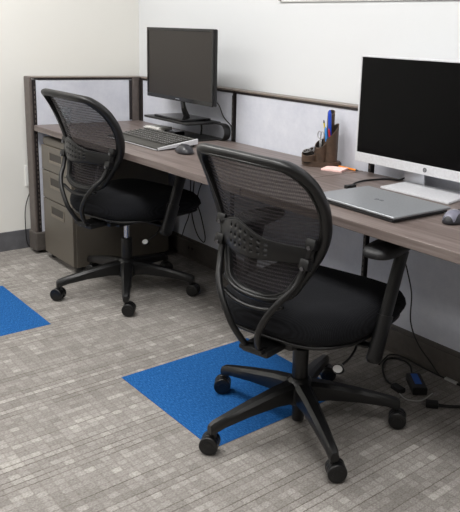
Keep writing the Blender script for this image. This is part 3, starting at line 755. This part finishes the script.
# ------------------------------------------------------------------ whiteboard, outlet, cords
t = thing('whiteboard', 'wall-mounted white board cut off by the top of the photo', 'whiteboard', (2.2, WY, 1.9))
link('board', bx((-.99, -.010, -.475), (1.29, 0, .55)), 'wb', t)
b = bmesh.new()
for lo, hi in (((-1.01, -.008, -.480), (1.31, 0, -.475)), ((-1.01, -.011, .55), (1.31, 0, .57)), ((-1.01, -.011, -.475), (-.99, 0, .55)), ((1.29, -.011, -.475), (1.31, 0, .55))): add_bx(b, lo, hi, .002)
link('frame', b, 'plate', t)
link('mounting_clip', bx((-1.006, -.020, -.474), (-.996, -.0108, -.44)), 'trim', t)
t = thing('wall_outlet', 'white electrical outlet plate on the left wall beside the brown post', 'outlet', (WX, -.615, .425))
link('plate', bx((0, -.038, -.06), (.006, .038, .06), .002), 'plate', t)
b = bmesh.new(); add_bx(b, (.006, -.017, .008), (.009, .017, .042), .001); add_bx(b, (.006, -.017, -.042), (.009, .017, -.008), .001); link('socket', b, 'white', t)
b = bmesh.new(); cable(b, [(WX+.010, -.600, .395), (WX+.022, -.62, .37), (WX+.015, -.66, .26), (WX+.013, -.668, .15), (WX+.02, -.66, .02), (WX+.022, -.60, .006)], .0025)
k = tag(link('outlet_cord', b, 'cable', smooth=True), 'thin black power cord hanging down from the left wall outlet', 'cord')
link('plug', bx((WX+.0095, -.610, .385), (WX+.026, -.590, .41), .003), 'cable', k)
# hanging cables under the left desk
b = bmesh.new()
cable(b, [(.70, -.02, .70), (.70, -.035, .60), (.680, -.05, .50), (.662, -.05, .375), (.657, -.05, .288), (.705, -.05, .195), (.770, -.05, .160), (.785, -.05, .20), (.745, -.05, .30), (.70, -.045, .37), (.715, -.04, .45), (.77, -.03, .55), (.80, -.02, .70)], .0032)
tag(link('hanging_cable', b, 'cable', smooth=True), 'black cable loop hanging behind the farther chair seat under the left desk', 'cable')
b = bmesh.new(); cable(b, [(.67, -.065, .70), (.665, -.065, .50), (.655, -.065, .31), (.60, -.06, .21), (.536, -.04, .130)], .003)
tag(link('hanging_cable', b, 'cable', smooth=True), 'thin black cable slanting left to the base channel under the left desk', 'cable')
# power adapter, cords on the carpet
t = thing('power_adapter', 'black laptop power adapter with blue label on the floor near the raceway', 'power adapter', (2.345, -.158, 0), math.radians(52))
link('brick', bx((-.028, -.062, .0), (.028, .062, .030), .007, seg=3), 'blackpl', t)
link('label', bx((-.013, -.03, .0302), (.013, .052, .0308)), 'labelblue', t)
b = bmesh.new(); cable(b, [(2.290, -.117, .014), (2.262, -.085, .010), (2.222, -.045, .006), (2.174, -.028, .005), (2.125, -.055, .005), (2.15, -.126, .005), (2.229, -.203, .005), (2.292, -.228, .006)], .0038)
t = tag(link('adapter_cord', b, 'cable', smooth=True), 'tangled thin black cord coiled on the carpet behind the power adapter', 'cord')
b = bmesh.new(); box(b, (0, 0, 0), (.055, .028, .018), .004, rot=Matrix.Rotation(math.radians(-8), 3, 'Z')); bmesh.ops.translate(b, vec=(2.318, -.232, .0095), verts=b.verts); link('plug', b, 'cable', t)
b = bmesh.new(); cable(b, [(2.150, -.150, .014), (2.130, -.10, .013), (2.115, -.04, .012), (2.165, -.018, .014), (2.26, -.016, .006), (2.36, -.018, .006), (2.55, -.02, .005), (2.8, -.03, .005)], .0035)
t = tag(link('floor_cable', b, 'cable', smooth=True), 'thin black cable running along the foot of the raceway past the adapter', 'cable')
link('cable_tag', bx((2.375, -.026, .004), (2.43, -.012, .012), .001), 'cablelt', t)['label'] = 'pale tag on the cable'
b = bmesh.new(); cable(b, [(2.341, -.250, .004), (2.387, -.262, .004), (2.424, -.225, .004), (2.415, -.150, .004)], .0022); tag(link('white_cord', b, 'cablelt', smooth=True), 'short pale wire curving around the near end of the black power adapter', 'cord')
b = bmesh.new(); cable(b, [(2.487, -.215, .011), (2.52, -.185, .009), (2.56, -.13, .007), (2.62, -.07, .007), (2.75, -.05, .007), (2.95, -.05, .007)], .0055)
t = tag(link('power_cable', b, 'cable', smooth=True), 'thick black power cable with a bare plug lying right of the adapter', 'cable')
R35 = Matrix.Rotation(math.radians(40), 3, 'Z')
b = bmesh.new(); box(b, (0, 0, 0), (.045, .028, .022), .005, rot=R35); bmesh.ops.translate(b, vec=(2.472, -.228, .0125), verts=b.verts); pg = link('plug', b, 'cable', t)
for sgn in (-.006, .006):
    b = bmesh.new(); p0 = Vector((2.472, -.228, .0125)) + R35 @ Vector((-.022, sgn, 0)); cyl(b, p0, p0 + R35 @ Vector((-.018, 0, 0)), .0016, n=6)
    link('prong', b, 'steel', pg)
b = bmesh.new(); cable(b, [(2.10, -.02, .70), (2.105, -.03, .60), (2.114, -.05, .503), (2.151, -.05, .439), (2.175, -.05, .387), (2.203, -.05, .305), (2.210, -.05, .193), (2.254, -.05, .115), (2.315, -.045, .062), (2.36, -.04, .02)], .0028)
tag(link('hanging_cable', b, 'cable', smooth=True), 'thin black cable hanging from the right desk past the chair seat', 'cable')
